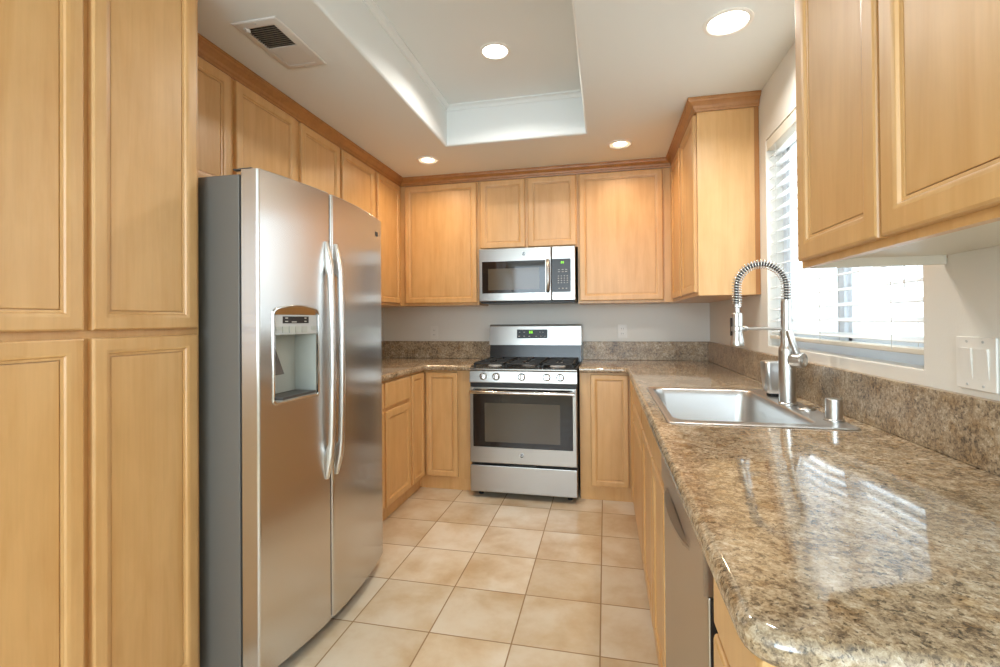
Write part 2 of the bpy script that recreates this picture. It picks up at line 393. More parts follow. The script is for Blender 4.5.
door(BU, t, -.961, -.602, 1.824, UDZ1); door(BU, t, -.579, -.208, 1.824, UDZ1)
t = cab('wall_cabinet', 'wide single door maple wall cabinet on the back wall right of the microwave', 'cabinet', [(-.197, .492, 3.672, BW-e, UZ0, UZ1)], (.15, 3.8, UZ0), 'upper cabinets')
door(BU, t, -.184, .421, UDZ0, UDZ1)
t = cab('wall_cabinet', 'maple wall cabinet in the right back corner with its pale side facing the room', 'cabinet', [(.494, RW-e, 2.728, BW-e, UZ0, UZ1)], (.65, 3.35, UZ0), 'upper cabinets')
door(RU, t, 3.245, 3.636, UDZ0, UDZ1); door(RU, t, 2.752, 3.185, UDZ0, UDZ1)
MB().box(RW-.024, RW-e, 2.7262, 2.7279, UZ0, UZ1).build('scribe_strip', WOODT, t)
def near_upper():
    t = thing('wall_cabinet', 'large maple wall cabinet close by on the right, hung between window and switch plate', 'cabinet', (.65, .93, UZ0), 'upper cabinets')
    y0, y1 = .52, 1.353
    m = MB().box(.513, RW-e, y0+.016, y1-.016, 1.404, 2.426).box(.494, .513, y0, y1, UZ0, 2.426)
    m.box(.513, RW-e, y0, y0+.016, UZ0, 2.426).box(.513, RW-e, y1-.016, y1, 1.392, 2.426); m.build('body', WOOD, t)
    bx('bottom_panel', CREAM, t, .5135, RW-.001, y0+.0165, y1-.0165, 1.3985, 1.4035, label='white underside panel')
    bx('side_rail', CREAM, t, .5135, RW-.003, y1-.018, y1-.001, UZ0-.001, 1.3984, label='cream rail along the underside')
    door(RU, t,   .974, 1.330, UDZ0-.004, 2.36, fw=.056); door(RU, t, .545, .961, UDZ0-.004, 2.36, fw=.056)
near_upper()
def crown():
    prof = [(0, 2.3665), (.010, 2.3665), (.013, 2.376), (.018, 2.380), (.022, 2.392), (.034, 2.404), (.044, 2.409), (.047, 2.418), (.052, 2.420), (.052, CH-.0008), (0, CH-.0008)]
    pts = [Vector((-1.654, 1.3545)), Vector((-1.654, 3.672)), Vector((.494, 3.672)), Vector((.494, 2.728)), Vector((RW-.001, 2.728))]
    rings = []
    for i, q in enumerate(pts):
        d0 = (pts[i]-pts[i-1]).normalized() if i else None; d1 = (pts[i+1]-pts[i]).normalized() if i < len(pts)-1 else None
        n = lambda d: Vector((d.y, -d.x))
        if d0 is None: o = n(d1)
        elif d1 is None: o = n(d0)
        else: o = (n(d0)+n(d1)); o = o/ (1+n(d0).dot(n(d1)))
        rings.append([Vector((q.x+o.x*a, q.y+o.y*a, z)) for a, z in prof])
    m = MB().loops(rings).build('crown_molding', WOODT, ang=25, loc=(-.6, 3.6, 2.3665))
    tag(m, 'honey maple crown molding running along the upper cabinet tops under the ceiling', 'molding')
crown()

# base cabinets
BZ = .884
t = cab('base_cabinet', 'maple base cabinet with one drawer over a door, right beside the refrigerator', 'cabinet', [(LW+e, -1.342, 2.305, 3.108, .085, BZ), (LW+e, -1.371, 2.305, 3.108, 0, .085)], (-1.66, 2.72, 0), 'base cabinets')
slab(LB, t, 2.716, 3.096, .715, .872); door(LB, t, 2.716, 3.096, .10, .692)
slab(LB, t, 2.325, 2.690, .715, .872); door(LB, t, 2.325, 2.690, .10, .692)
t = cab('corner_base_cabinet', 'maple corner base cabinet with two folding doors left of the range', 'cabinet', [(LW+e, -1.342, 3.110, BW-e, .085, BZ), (-1.342, -.957, 3.375, BW-e, .085, BZ), (LW+e, -1.371, 3.110, BW-e, 0, .085), (-1.371, -.957, 3.381, BW-e, 0, .085)], (-1.6, 3.7, 0), 'base cabinets')
door(LB, t, 3.130, 3.352, .10, .872, fw=.045); door(BB, t, -1.316, -1.068, .10, .872, fw=.045)
t = cab('corner_base_cabinet', 'maple corner base cabinet with folding doors right of the range', 'cabinet', [(.182, RW-e, 3.05, BW-e, .085, BZ), (-.178, .182, 3.375, BW-e, .085, BZ), (.188, RW-e, 3.05, BW-e, 0, .085), (-.178, .188, 3.381, BW-e, 0, .085)], (.4, 3.7, 0), 'base cabinets')
door(BB, t, -.103, .152, .10, .872, fw=.045); door(RB, t, 3.075, 3.350, .10, .872, fw=.045)
t = cab('drawer_base_cabinet', 'maple base cabinet with a bank of three drawers between corner and sink', 'cabinet', [(.182, RW-e, 2.317, 3.048, .085, .715), (.188, RW-e, 2.317, 3.048, 0, .085), (.182, .200, 2.317, 3.048, .7152, BZ), (.2002, RW-e, 2.45, 3.048, .7152, BZ)], (.5, 2.65, 0), 'base cabinets')
for b0, b1 in ((.752, .872), (.640, .738), (.10, .626)): slab(RB, t, 2.335, 3.03, b0, b1)
def sink_base():
    t = thing('sink_base_cabinet', 'maple base cabinet below the sink with a false front and two doors', 'cabinet', (.5, 1.85, 0), 'base cabinets')
    y0, y1 = 1.462, 2.315
    m = MB().box(.182, .20, y0, y1, .085, BZ).box(.20, RW-e, y0, y0+.018, .085, BZ).box(.20, RW-e, y1-.018, y1, .085, .71).box(.20, RW-e, y0+.018, y1-.018, .085, .10).box(.188, RW-e, y0, y1, 0, .085)
    m.build('body', WOOD, t)
    slab(RB, t, 1.482, 2.297, .752, .872, 'false_front'); door(RB, t, 1.482, 1.836, .10, .738); door(RB, t, 1.856, 2.297, .10, .738)
sink_base()
t = cab('base_cabinet', 'maple base cabinet with drawer at the counter end, nearer than the dishwasher', 'cabinet', [(.182, RW-e, .560, .8440, .085, BZ), (.188, RW-e, .560, .8440, 0, .085)], (.5, .69, 0), 'base cabinets')
slab(RB, t, .575, .812, .766, .874); door(RB, t, .575, .812, .10, .752)

# ---------------------------------------------------------------- countertops
def counter(name, label, outline, hole, splash, loc, front):
    bm = bmesh.new()
    def loop(pts):
        vs = [bm.verts.new((x, y, CT)) for x, y in pts]
        return [bm.edges.new((vs[i], vs[(i+1) % len(vs)])) for i in range(len(vs))]
    es = loop(outline)
    if hole: es += loop(hole)
    r = bmesh.ops.triangle_fill(bm, edges=es, use_beauty=True)
    fs = [g for g in r['geom'] if isinstance(g, bmesh.types.BMFace)]
    ex = bmesh.ops.extrude_face_region(bm, geom=fs)
    for v in [g for g in ex['geom'] if isinstance(g, bmesh.types.BMVert)]: v.co.z -= .039
    bmesh.ops.recalc_face_normals(bm, faces=bm.faces[:])
    bev = []
    for ed in bm.edges:
        a, b = ed.verts
        if abs(a.co.z-b.co.z) < 1e-5 and len(ed.link_faces) == 2 and abs(ed.link_faces[0].normal.z)+abs(ed.link_faces[1].normal.z) < 1.5:
            if front((a.co+b.co)/2): bev.append(ed)
    bmesh.ops.bevel(bm, geom=bev, offset=.0165, segments=5, profile=.5, affect='EDGES')
    t = thing(name, label, 'countertop', loc, 'granite countertops')
    m = MB(); m.bm.free(); m.bm = bm; m.build('slab', GRANITE, t, ang=40)
    for s in splash: MB().box(*s, bev=.003).build('backsplash', GRANITES, t)
CXL, CYB, CXR, CYE = -1.312, 3.332, .141, .534
sp = 1.0755
counter('granite_countertop', 'speckled tan granite countertop running from the refrigerator to the range', [(LW+e, 2.302), (CXL, 2.302), (CXL, CYB-.02), (CXL+.02, CYB), (-.9565, CYB), (-.9565, BW-e), (LW+e, BW-e)], None,
        [(LW+.001, LW+.021, 2.302, BW-.022, CT+.0005, sp), (LW+.001, -.9565, BW-.021, BW-.001, CT+.0005, sp)], (-1.6, 3.5, CT-.039), lambda c: c.x > LW+.01 and c.y > 2.31 and c.y < BW-.01 and c.x < -.958)
def near_arc(cx, cy, r, a0, a1, n): return [(cx+r*math.cos(a0+(a1-a0)*k/n), cy+r*math.sin(a0+(a1-a0)*k/n)) for k in range(n+1)]
SX0, SX1, SY0, SY1 = .190, .726, 1.562, 2.378
hole = [(SX0+.02, SY0+.02), (SX1-.02, SY0+.02), (SX1-.02, SY1-.02), (SX0+.02, SY1-.02)]
counter('granite_countertop', 'long speckled tan granite countertop with the sink, below the window', [(-.1775, BW-e), (-.1775, CYB), (CXR-.02, CYB), (CXR, CYB-.02)] + near_arc(CXR+.045, CYE+.045, .045, PI, PI*1.5, 6) + [(RW-e, CYE), (RW-e, BW-e)], hole,
        [(RW-.021, RW-.001, CYE+.001, BW-.022, CT+.0005, sp), (-.1775, RW-.001, BW-.021, BW-.001, CT+.0005, sp)], (.5, 2.2, CT-.039),
        lambda c: c.x < RW-.01 and c.y < BW-.01 and c.x > -.177 and not (SX0 < c.x < SX1 and SY0 < c.y < SY1))

# ---------------------------------------------------------------- sink, faucet, things on the counter
def rrect(x0, x1, y0, y1, r, z, n=6):
    pts = []
    for cx, cy, a in ((x1-r, y0+r, -PI/2), (x1-r, y1-r, 0), (x0+r, y1-r, PI/2), (x0+r, y0+r, PI)):
        pts += [Vector((cx+r*math.cos(a+k*PI/2/n), cy+r*math.sin(a+k*PI/2/n), z)) for k in range(n+1)]
    return pts
def sink():
    t = thing('kitchen_sink', 'stainless steel drop-in single bowl sink set in the granite counter', 'sink', (.45, 1.97, CT))
    bx0, bx1, by0, by1 = .217, .636, 1.622, 2.350
    R = lambda i, z, r: rrect(SX0+i, SX1-i, SY0+i, SY1-i, r, z)
    B = lambda i, z, r: rrect(bx0+i, bx1-i, by0+i, by1-i, r, z)
    rings = [R(.003, CT+.0004, .02), R(0, CT+.0012, .022), R(.001, CT+.003, .022), R(.004, CT+.0045, .02), R(.010, CT+.0046, .018), R(.014, CT+.003, .016),
             B(-.006, CT+.003, .05), B(-.001, CT+.002, .05), B(.003, CT-.004, .05), B(.008, CT-.03, .05), B(.016, CT-.165, .055), B(.024, CT-.18, .06), B(.045, CT-.188, .06), B(.12, CT-.190, .06)]
    MB().loops(rings, close_first=False).build('basin', SINK, t, ang=45)
    MB().lathe((.42, 1.98, CT-.1895), (0, 0, 1), [(.045, 0), (.045, .002), (.04, .003), (.036, .001), (.012, .001), (.010, .004)], 24).build('drain', CHROME, t)
sink()
LZ = CT+.0033
FX, FY = .668, 1.980
def faucet():
    t = thing('pull_down_faucet', 'tall brushed nickel spring faucet arching over the sink bowl', 'faucet', (FX, FY, LZ))
    MB().lathe((FX, FY, LZ), (0, 0, 1), [(.033, 0), (.033, .004), (.030, .007), (.0285, .009), (.0285, .20), (.027, .212), (.021, .222), (.0205, .258), (.0225, .262), (.0225, .274), (.0195, .277), (.0185, .39), (.015, .393)], 28).build('body', NICKEL, t)
    # valve and lever on the near side
    d = Vector((.62, -.78, 0)).normalized(); v0 = Vector((FX, FY, LZ+.168))
    vb = MB().lathe(v0+d*.018, d, [(.028, 0), (.028, .040), (.026, .044), (.020, .046), (.0195, .044), (.012, .044), (.011, .047), (.001, .048)], 24).build('valve', NICKEL, t)
    q = v0+d*.040
    MB().tube([q+Vector((0, 0, .015)), q+Vector((-.005, 0, .03)), q+Vector((-.015, 0, .06)), q+Vector((-.024, 0, .09)), q+Vector((-.028, 0, .108)), q+Vector((-.029, 0, .112))], [.012, .0125, .012, .0115, .0105, .006], 14).build('lever', NICKEL, t)
    # inner hose and open coil spring, up, over and down to the spray head
    zt = LZ+.385; rad = .0865; cx = FX-rad; top = 1.372
    path = [Vector((FX, FY, zt-.01)), Vector((FX, FY, zt+.02))]
    path = [Vector((FX, FY, zt+(top-zt)*k/6)) for k in range(6)]
    path += [Vector((cx+rad*math.cos(a), FY, top+rad*math.sin(a))) for a in [PI*k/24 for k in range(25)]]
    path += [Vector((cx-rad, FY, top-.07*k/6)) for k in range(1, 7)]
    MB().tube(path, .0085, 12).build('hose', DKGREY, t)
    L = [0]
    for a, b in zip(path, path[1:]): L.append(L[-1]+(b-a).length)
    def at(s):
        for i in range(len(L)-1):
            if s <= L[i+1] or i == len(L)-2:
                f = (s-L[i])/(L[i+1]-L[i]); return path[i].lerp(path[i+1], f), (path[min(i+2, len(path)-1)]-path[max(i-1, 0)]).normalized()
    turns = int(L[-1]/.0098); n = turns*14; sp_ = []
    for k in range(n+1):
        c, tg = at(L[-1]*k/n); a = 2*PI*turns*k/n; y = Vector((0, 1, 0)); nn = tg.cross(y).normalized()
        sp_.append(c+nn*(math.cos(a)*.0162)+y*(math.sin(a)*.0162))
    MB().tube(sp_, .0019, 6).build('spring', CHROME, t, ang=80)
    hx = cx-rad
    MB().lathe((hx, FY, 1.145), (0, 0, 1), [(.017, 0), (.024, .002), (.0255, .012), (.022, .026), (.0185, .05), (.0185, .125), (.016, .128), (.0095, .130), (.0095, .148), (.0145, .150), (.0145, .163), (.010, .165)], 24).build('spray_head', NICKEL, t)
    bx('spray_button', RUBBER, t, hx-.0235, hx-.0165, FY-.006, FY+.006, 1.185, 1.255, bev=.003)
    m = MB().tube([Vector((FX-.018, FY, 1.2125)), Vector((hx+.028, FY, 1.2125))], .0058, 12)
    m.lathe((hx, FY, 1.203), (0, 0, 1), [(.0192, 0), (.023, .002), (.023, .017), (.0192, .019)], 24)
    m.lathe((hx+.022, FY, 1.2125), (1, 0, 0), [(.009, 0), (.011, .003), (.010, .012), (.006, .016)], 16); m.build('support_arm', NICKEL, t)
faucet()
def soap():
    t = thing('soap_dispenser', 'stainless steel soap dispenser standing behind the faucet body', 'soap dispenser', (.70, 2.18, LZ))
    X0, X1, Y0, Y1 = .640, .752, 2.14, 2.222
    def rr(i, z, r): return rrect(X0+i, X1-i, Y0+i*.8, Y1-i*.8, r, z)
    MB().loops([rr(.018, LZ+.012, .018), rr(.012, LZ+.018, .02), rr(.007, LZ+.032, .02), rr(.002, LZ+.09, .02), rr(0, LZ+.138, .02), rr(.001, LZ+.142, .02), rr(.004, LZ+.144, .018)]).build('body', NICKEL, t, ang=40)
    MB().loops([rr(.020, LZ, .016), rr(.020, LZ+.0118, .016)]).build('foot', RUBBER, t)
soap()
m = MB().lathe((.701, 1.688, LZ), (0, 0, 1), [(.028, 0), (.028, .004), (.0245, .006), (.0235, .008), (.0235, .064), (.022, .068), (.019, .0695)], 28).build('air_gap_cap', NICKEL, loc=(.701, 1.688, LZ))
tag(m, 'short brushed nickel air gap cylinder at the near corner of the sink ledge', 'air gap')
m = MB().lathe((.690, 1.868, LZ), (0, 0, 1), [(.027, 0), (.027, .003), (.024, .006), (.012, .0068), (.010, .009), (.001, .010)], 24).build('sink_hole_cover', NICKEL, loc=(.690, 1.868, LZ))
tag(m, 'flat round metal hole cover on the sink ledge in front of the faucet', 'hole cover')

# ---------------------------------------------------------------- refrigerator
def fridge():
    t = thing('refrigerator', 'stainless steel side by side refrigerator with ice and water dispenser', 'refrigerator', (-1.55, 1.84, 0))
    Y0, Y1, YS0, YS1 = 1.376, 2.274, 1.724, 1.733
    MB().box(LW+.03, -1.208, Y0+.004, Y1-.004, .03, 1.757, .006).build('case', GREYM, t)
    MB().box(-1.9, -1.215, Y0+.02, Y1-.02, .004, .0298).build('toe_grille', DARK, t)
    yc, hw = (Y0+Y1)/2, (Y1-Y0)/2
    front = lambda y: -1.131+.053*(1-((y-yc)/hw)**2)
    def dr(y0, y1):
        xb = -1.196; r = .012; pts = [(xb, y1), (xb, y0)]
        pts += [(front(y0+r)-r+r*math.sin(a), y0+r-r*math.cos(a)) for a in [PI/2*k/6 for k in range(6)]]
        pts += [(front(y0+r+(y1-y0-2*r)*k/28), y0+r+(y1-y0-2*r)*k/28) for k in range(29)]
        pts += [(front(y1-r)-r+r*math.sin(a), y1-r+r*math.cos(a)) for a in [PI/2*k/6 for k in range(5, -1, -1)]]
        cx = sum(p[0] for p in pts)/len(pts); cyy = (y0+y1)/2
        ring = lambda z, s: [Vector((x-(s if x > -1.15 else 0), y+(s if y < cyy else -s)*(0 if x < -1.19 else .5), z)) for x, y in pts]
        d = MB().loops([ring(.058, .003), ring(.061, 0), ring(1.767, 0), ring(1.7695, .002)]).build('door', STEEL, t, ang=30)
        return d
    d1 = dr(Y0, YS0); d2 = dr(YS1, Y1)
    m = MB().box(-1.2075, -1.1965, Y0+.012, YS0-.006, .07, 1.762); m.build('door_gasket', DARK, t)
    m = MB().box(-1.2075, -1.1965, YS1+.006, Y1-.012, .07, 1.762); m.build('door_gasket', DARK, t)
    for y in (Y0+.016, Y1-.016): MB().box(-1.235, -1.160, y-.010, y+.010, 1.7705, 1.776, .002).build('hinge_cover', DKGREY, t)
    # dispenser cut into the freezer door
    dy0, dy1, z0, z1 = 1.427, 1.650, .964, 1.319
    boolean_cut(d1, [MB().box(-1.186, -1.0, dy0+.008, dy1-.008, z0+.012, z1-.022).build('cutter', DARK)])
    def arcp(i, x_off):
        pts = []
        a, b, c = dy0+i, dy1-i, z0+i; h = z1-i
        for k in range(7): an = PI+k*PI/12; pts.append((a+.014+.014*math.cos(an), c+.014+.014*math.sin(an)))
        for k in range(7): an = PI*1.5+k*PI/12; pts.append((b-.014+.014*math.cos(an), c+.014+.014*math.sin(an)))
        pts.append((b, h-.036)); pts.append((b, h-.030))
        for k in range(9): f = k/8; pts.append((b-.012-(b-a-.024)*f, h-.018+.014*math.sin(PI*f)))
        pts.append((a, h-.030)); pts.append((a, h-.036))
        return [Vector((front(y)+x_off, y, z)) for y, z in pts]
    MB().loops([arcp(0, -.006), arcp(0, .003), arcp(.002, .0055), arcp(.006, .0058), arcp(.0095, .004), arcp(.0095, -.006)], ring_closed=True).build('dispenser_bezel', CHROME, d1, ang=35)
    cy0, cy1, cz0, cz1 = dy0+.012, dy1-.012, z0+.016, 1.207
    xi = -1.184
    cv = MB(); tk = .002
    cv.box(xi, xi+tk, cy0, cy1, cz0, cz1); cv.box(xi, front(cy0)-.004, cy0-tk, cy0, cz0, cz1); cv.box(xi, front(cy1)-.004, cy1, cy1+tk, cz0, cz1)
    cv.box(xi, -1.09, cy0, cy1, cz0-tk, cz0); cv.box(xi, -1.10, cy0, cy1, cz1, cz1+tk); cv.build('dispenser_cavity', LIGHTP, d1)
    cp = MB(); k0 = [(front(y)-.001, y) for y in [cy0-.002+(cy1-cy0+.004)*k/10 for k in range(11)]]
    pl = [(-1.125, cy1+.002), (-1.125, cy0-.002)]+k0
    pn = cp.loops([[Vector((x, y, z)) for x, y in pl] for z in (1.2075, z1-.042)]).build('control_panel', SILVER, d1)
    hd = MB(); ys_ = [cy0-.001+(cy1-cy0+.002)*k/12 for k in range(13)]
    lo = lambda dx: [Vector((front(y)+dx, y, z1-.0415)) for y in ys_]; hi = lambda dx: [Vector((front(y)+dx, y, z1-.026+.013*math.sin(PI*k/12))) for k, y in enumerate(ys_)]
    hd.loops([lo(-.012)+hi(-.002)[::-1], lo(-.004)+hi(.003)[::-1]]).build('hood', CHROME, d1)
    def strip(name, mat, y0, y1, za, zb, h=.0012, par=pn):
        ys = [y0+(y1-y0)*k/4 for k in range(5)]
        return MB().loops([[Vector((front(y)-.0012, y, z)) for y in ys]+[Vector((front(y)-.001+h, y, z)) for y in ys[::-1]] for z in (za, zb)]).build(name, mat, par)
    dsp = strip('display', DARK, dy0+.046, dy1-.055, 1.247, 1.272)
    for yy, zz, wv in ((.056, 1.266, .012), (.056, 1.254, .012), (.146, 1.266, .010), (.146, 1.254, .010), (.085, 1.252, .022)): strip('display_marking', MARK, dy0+yy, dy0+yy+wv, zz-.0018, zz+.0018, .0018, dsp)
    for k in range(4): strip('dispenser_button', LIGHTP, dy0+.043+.030*k, dy0+.068+.030*k, 1.213, 1.236, .003)
    for y in (dy0+.016, dy1-.042): strip('dispenser_button', LIGHTP, y, y+.022, 1.222, 1.236, .003)
    m = MB(); m.loops([[Vector((x, y, z)) for x, y, z in q] for q in (((-1.176, 1.452, 1.16), (-1.176, 1.505, 1.16), (-1.168, 1.505, 1.16), (-1.168, 1.452, 1.16)), ((-1.135, 1.456, 1.065), (-1.135, 1.501, 1.065), (-1.127, 1.501, 1.065), (-1.127, 1.456, 1.065)))]); m.build('dispenser_paddle', DKGREY, d1)
    tr = MB().box(xi+.004, -1.088, cy0+.004, cy1-.004, cz0+.0005, cz0+.010, .002)
    tr.build('drip_tray', DKGREY, d1)
    # long bowed handles on either side of the split
    def handle(y, par):
        ztop, zbot, n = 1.570, .630, 48; rings = []
        for k in range(n+1):
            z = zbot+(ztop-zbot)*k/n; f = min(z-zbot, ztop-z)
            bow = 1-((z-1.10)/.47)**2
            o = (.008+.020*min(1, f/.085)**.8)+.013*bow*min(1, f/.10)
            g_ = max(0, min(1, (f-.105)/.035)); g_ = g_*g_*(3-2*g_)
            i = -.003+(o-.021)*g_ if f > .105 else -.003
            wd = .0085+.0055*min(1, f/.05)-.002*g_
            x0 = front(y); cx, rx = x0+(o+i)/2, (o-i)/2
            rings.append([Vector((cx+rx*math.copysign(abs(math.cos(a))**.75, math.cos(a)), y+wd*math.copysign(abs(math.sin(a))**.75, math.sin(a)), z)) for a in [2*PI*j/16 for j in range(16)]])
        MB().loops(rings).build('handle', HANDLE, par, ang=60)
    handle(1.694, d1); handle(1.758, d2)
    MB().box(front(2.17)-.002, front(2.17)+.002, 2.155, 2.190, 1.676, 1.698, .0008).build('badge', DKGREY, d2)['label'] = 'small dark rectangular maker badge'
    for y in (Y0+.06, Y1-.06): MB().lathe((-1.24, y, .0), (0, 0, 1), [(.018, 0), (.018, .012), (.01, .014), (.01, .03)], 14).build('foot', RUBBER, t)
fridge()

def emblem(x, y, z, r, par):
    e_ = MB().lathe((x, y, z), (0, -1, 0), [(r, -.001), (r, .0016), (r*.93, .002), (r*.001, .002)], 28).build('emblem', DARK, par)
    m = MB(); ring = lambda rr, h: [Vector((x+rr*math.cos(a), y-h, z+rr*math.sin(a))) for a in [2*PI*k/28 for k in range(28)]]
    m.loops([ring(r, .0018), ring(r, .0028), ring(r*.86, .0028), ring(r*.86, .0018)], ring_closed=True).build('emblem_ring', CHROME, e_)
    text_mesh('monogram', 'GE', r*1.15, CHROME, e_, facing_minus_y(x, y-.0022, z))
def segs(x, y, z, h, par, digits):
    SEG = {'8': 'abcdefg', '0': 'abcdef', '1': 'bc', '2': 'abged', '4': 'fgbc', '9': 'abcdfg'}
    w_ = h*.5; s = h*.13
    for i, dch in enumerate(digits):
        X = x+i*h*.82; m = MB()
        P = {'a': (0, w_, h-s, h), 'd': (0, w_, 0, s), 'g': (0, w_, h/2-s/2, h/2+s/2), 'f': (0, s, h/2, h), 'b': (w_-s, w_, h/2, h), 'e': (0, s, 0, h/2), 'c': (w_-s, w_, 0, h/2)}
        for c in SEG[dch]: a, b, c0, d0 = P[c]; m.box(X+a, X+b, y-.0005, y+.0005, z+c0, z+d0)
        m.build('digit', GREEN, par)

# ---------------------------------------------------------------- gas range
def gas_range():
    t = thing('gas_range', 'freestanding stainless steel gas range with five knobs on the back wall', 'range', (-.568, 3.6, 0))
    X0, X1 = -.948, -.188; YF = 3.259
    MB().box(X0+.003, X1-.003, YF+.055, BW-.03, .035, .905).build('body', DKGREY, t)
    for x in (X0+.06, X1-.06):
        for y in (YF+.09, BW-.1): MB().lathe((x, y, 0), (0, 0, 1), [(.018, 0), (.018, .012), (.011, .016), (.011, .0352)], 14).build('foot', RUBBER, t)
    # storage drawer
    MB().box(X0+.004, X1-.004, YF-.002, YF+.05, .044, .232, .006).build('drawer', STEELR, t)
    m = MB().box(-.66, -.47, YF+.004, YF+.04, .2325, .244, .002); m.build('drawer_pull', DARK, t)
    # oven door with glass and bar handle
    d = MB().box(X0+.004, X1-.004, YF-.004, YF+.05, .250, .782, .006).build('oven_door', STEELR, t)
    boolean_cut(d, [MB().box(X0+.028, X1-.03, YF-.02, YF+.012, .362, .772).build('cutter', DARK)])
    g = MB().box(X0+.029, X1-.031, YF-.0035, YF+.0118, .363, .771, .0015).build('oven_glass', GLASSK, d)
    MB().box(-.835, -.305, YF-.0042, YF-.0036, .40, .672, 0).build('oven_window', GLASSIN, g)
    hb = MB().tube([Vector((X0+.018, YF-.050, .752)), Vector((X0+.05, YF-.053, .754)), Vector((-.568, YF-.056, .754)), Vector((X1-.05, YF-.053, .754)), Vector((X1-.018, YF-.050, .752))], [(.0155, .012)]*5, 16)
    for x in (X0+.035, X1-.035): hb.box(x-.012, x+.012, YF-.05, YF-.003, .742, .766, .003)
    hb.build('handle', CHROME, d, ang=50)
    emblem(-.572, YF-.0045, .312, .0165, d)
    # vent strip and control panel
    MB().box(X0+.006, X1-.006, YF+.008, YF+.05, .783, .815).build('vent_strip', DARK, t)
    cp = MB().loops([[Vector((x, YF+.05, .815)), Vector((x, YF-.004, .815)), Vector((x, YF-.001, .822)), Vector((x, YF+.010, .893)), Vector((x, YF+.016, .899)), Vector((x, YF+.05, .900))] for x in (X0+.002, X1-.002)]).build('control_panel', STEELR, t)
    ax = Vector((0, -1, .155)).normalized()
    for x in (-.845, -.752, -.570, -.395, -.302):
        o = Vector((x, YF+.0045, .857))
        k = MB().lathe(o, ax, [(.0275, 0), (.0275, .004), (.0255, .007), (.0235, .010), (.0215, .030), (.019, .0335), (.012, .0345)], 28).build('knob', CHROME, t)
        MB().box(x-.005, x+.005, YF-.044, YF-.026, .848, .882, .003).build('knob_grip', STEELR, k)
    # cooktop, burners and grates
    ck = MB().box(X0+.001, X1-.001, YF+.004, BW-.105, .9005, .918, .006, 3).build('cooktop', ENAMEL, t)
    bt = MB().box(X0+.0005, X1-.0005, YF+.002, YF+.02, .9003, .912, .004).build('cooktop_trim', STEELR, t)
    for x, y, r in ((-.80, 3.44, .042), (-.80, 3.71, .034), (-.568, 3.57, .048), (-.335, 3.44, .046), (-.335, 3.71, .032)):
        b = MB().lathe((x, y, .9182), (0, 0, 1), [(r*1.25, 0), (r*1.2, .004), (r, .006), (r, .014), (r*.96, .016)], 24).build('burner', SILVER, t)
        MB().lathe((x, y, .9343), (0, 0, 1), [(r*.92, 0), (r*.92, .005), (r*.8, .008), (r*.3, .0085)], 24).build('burner_cap', IRON, b)
    for x0, x1 in ((X0+.025, -.702), (-.692, -.445), (-.435, X1-.025)):
        y0, y1 = YF+.035, BW-.125; zt = .952; m = MB()
        for a, b, c, d_ in ((x0, x1, y0, y0+.012), (x0, x1, y1-.012, y1), (x0, x0+.012, y0, y1), (x1-.012, x1, y0, y1), (x0, x1, (y0+y1)/2-.006, (y0+y1)/2+.006)): m.box(a, b, c, d_, zt-.012, zt, .002)
        cx = (x0+x1)/2
        for yy in ((y0*3+y1)/4, (y0+3*y1)/4):
            m.box(x0, cx-.025, yy-.005, yy+.005, zt-.011, zt+.001, .002); m.box(cx+.025, x1, yy-.005, yy+.005, zt-.011, zt+.001, .002)
            m.box(cx-.005, cx+.005, yy-.11, yy-.03, zt-.011, zt+.001, .002); m.box(cx-.005, cx+.005, yy+.03, yy+.11, zt-.011, zt+.001, .002)
        for a in (x0+.001, x1-.013):
            for c in (y0+.001, y1-.013): m.box(a, a+.012, c, c+.012, .9183, zt-.01)
        m.build('grate', IRON, t)
    # backguard
    bg_ = MB().loops([[Vector((x, BW-.028, .9)), Vector((x, BW-.100, .9)), Vector((x, BW-.082, 1.052)), Vector((x, BW-.028, 1.052))] for x in (X0+.002, X1-.002)]).build('backguard', ENAMEL, t)
    up = MB().loops([[Vector((x, BW-.028, 1.048)), Vector((x, BW-.095, 1.048)), Vector((x, BW-.094, 1.056)), Vector((x, BW-.078, 1.200)), Vector((x, BW-.070, 1.214)), Vector((x, BW-.055, 1.219)), Vector((x, BW-.028, 1.219))] for x in (X0-.002, X1+.0)]).build('backguard_panel', STEELR, t)
    yd = BW-.0905
    dp = MB().loops([[Vector((x, yd-.0025, 1.104)), Vector((x, yd+.010, 1.104)), Vector((x, yd+.018, 1.176)), Vector((x, yd+.0055, 1.176))] for x in (-.716, -.462)]).build('display_panel', DARK, up)
    segs(-.612, yd+.0005, 1.144, .020, dp, '88')
    m = MB()
    for k in range(6): 
        x = -.703+.042*k if k < 3 else -.560+.036*(k-3)
        m.box(x, x+.014, yd-.0035, yd-.001, 1.118, 1.123)
    for x in (-.70, -.66, -.53, -.505): m.box(x, x+.012, yd+.0008, yd+.004, 1.152, 1.156)
    m.build('key_markings', MARK, dp)
gas_range()

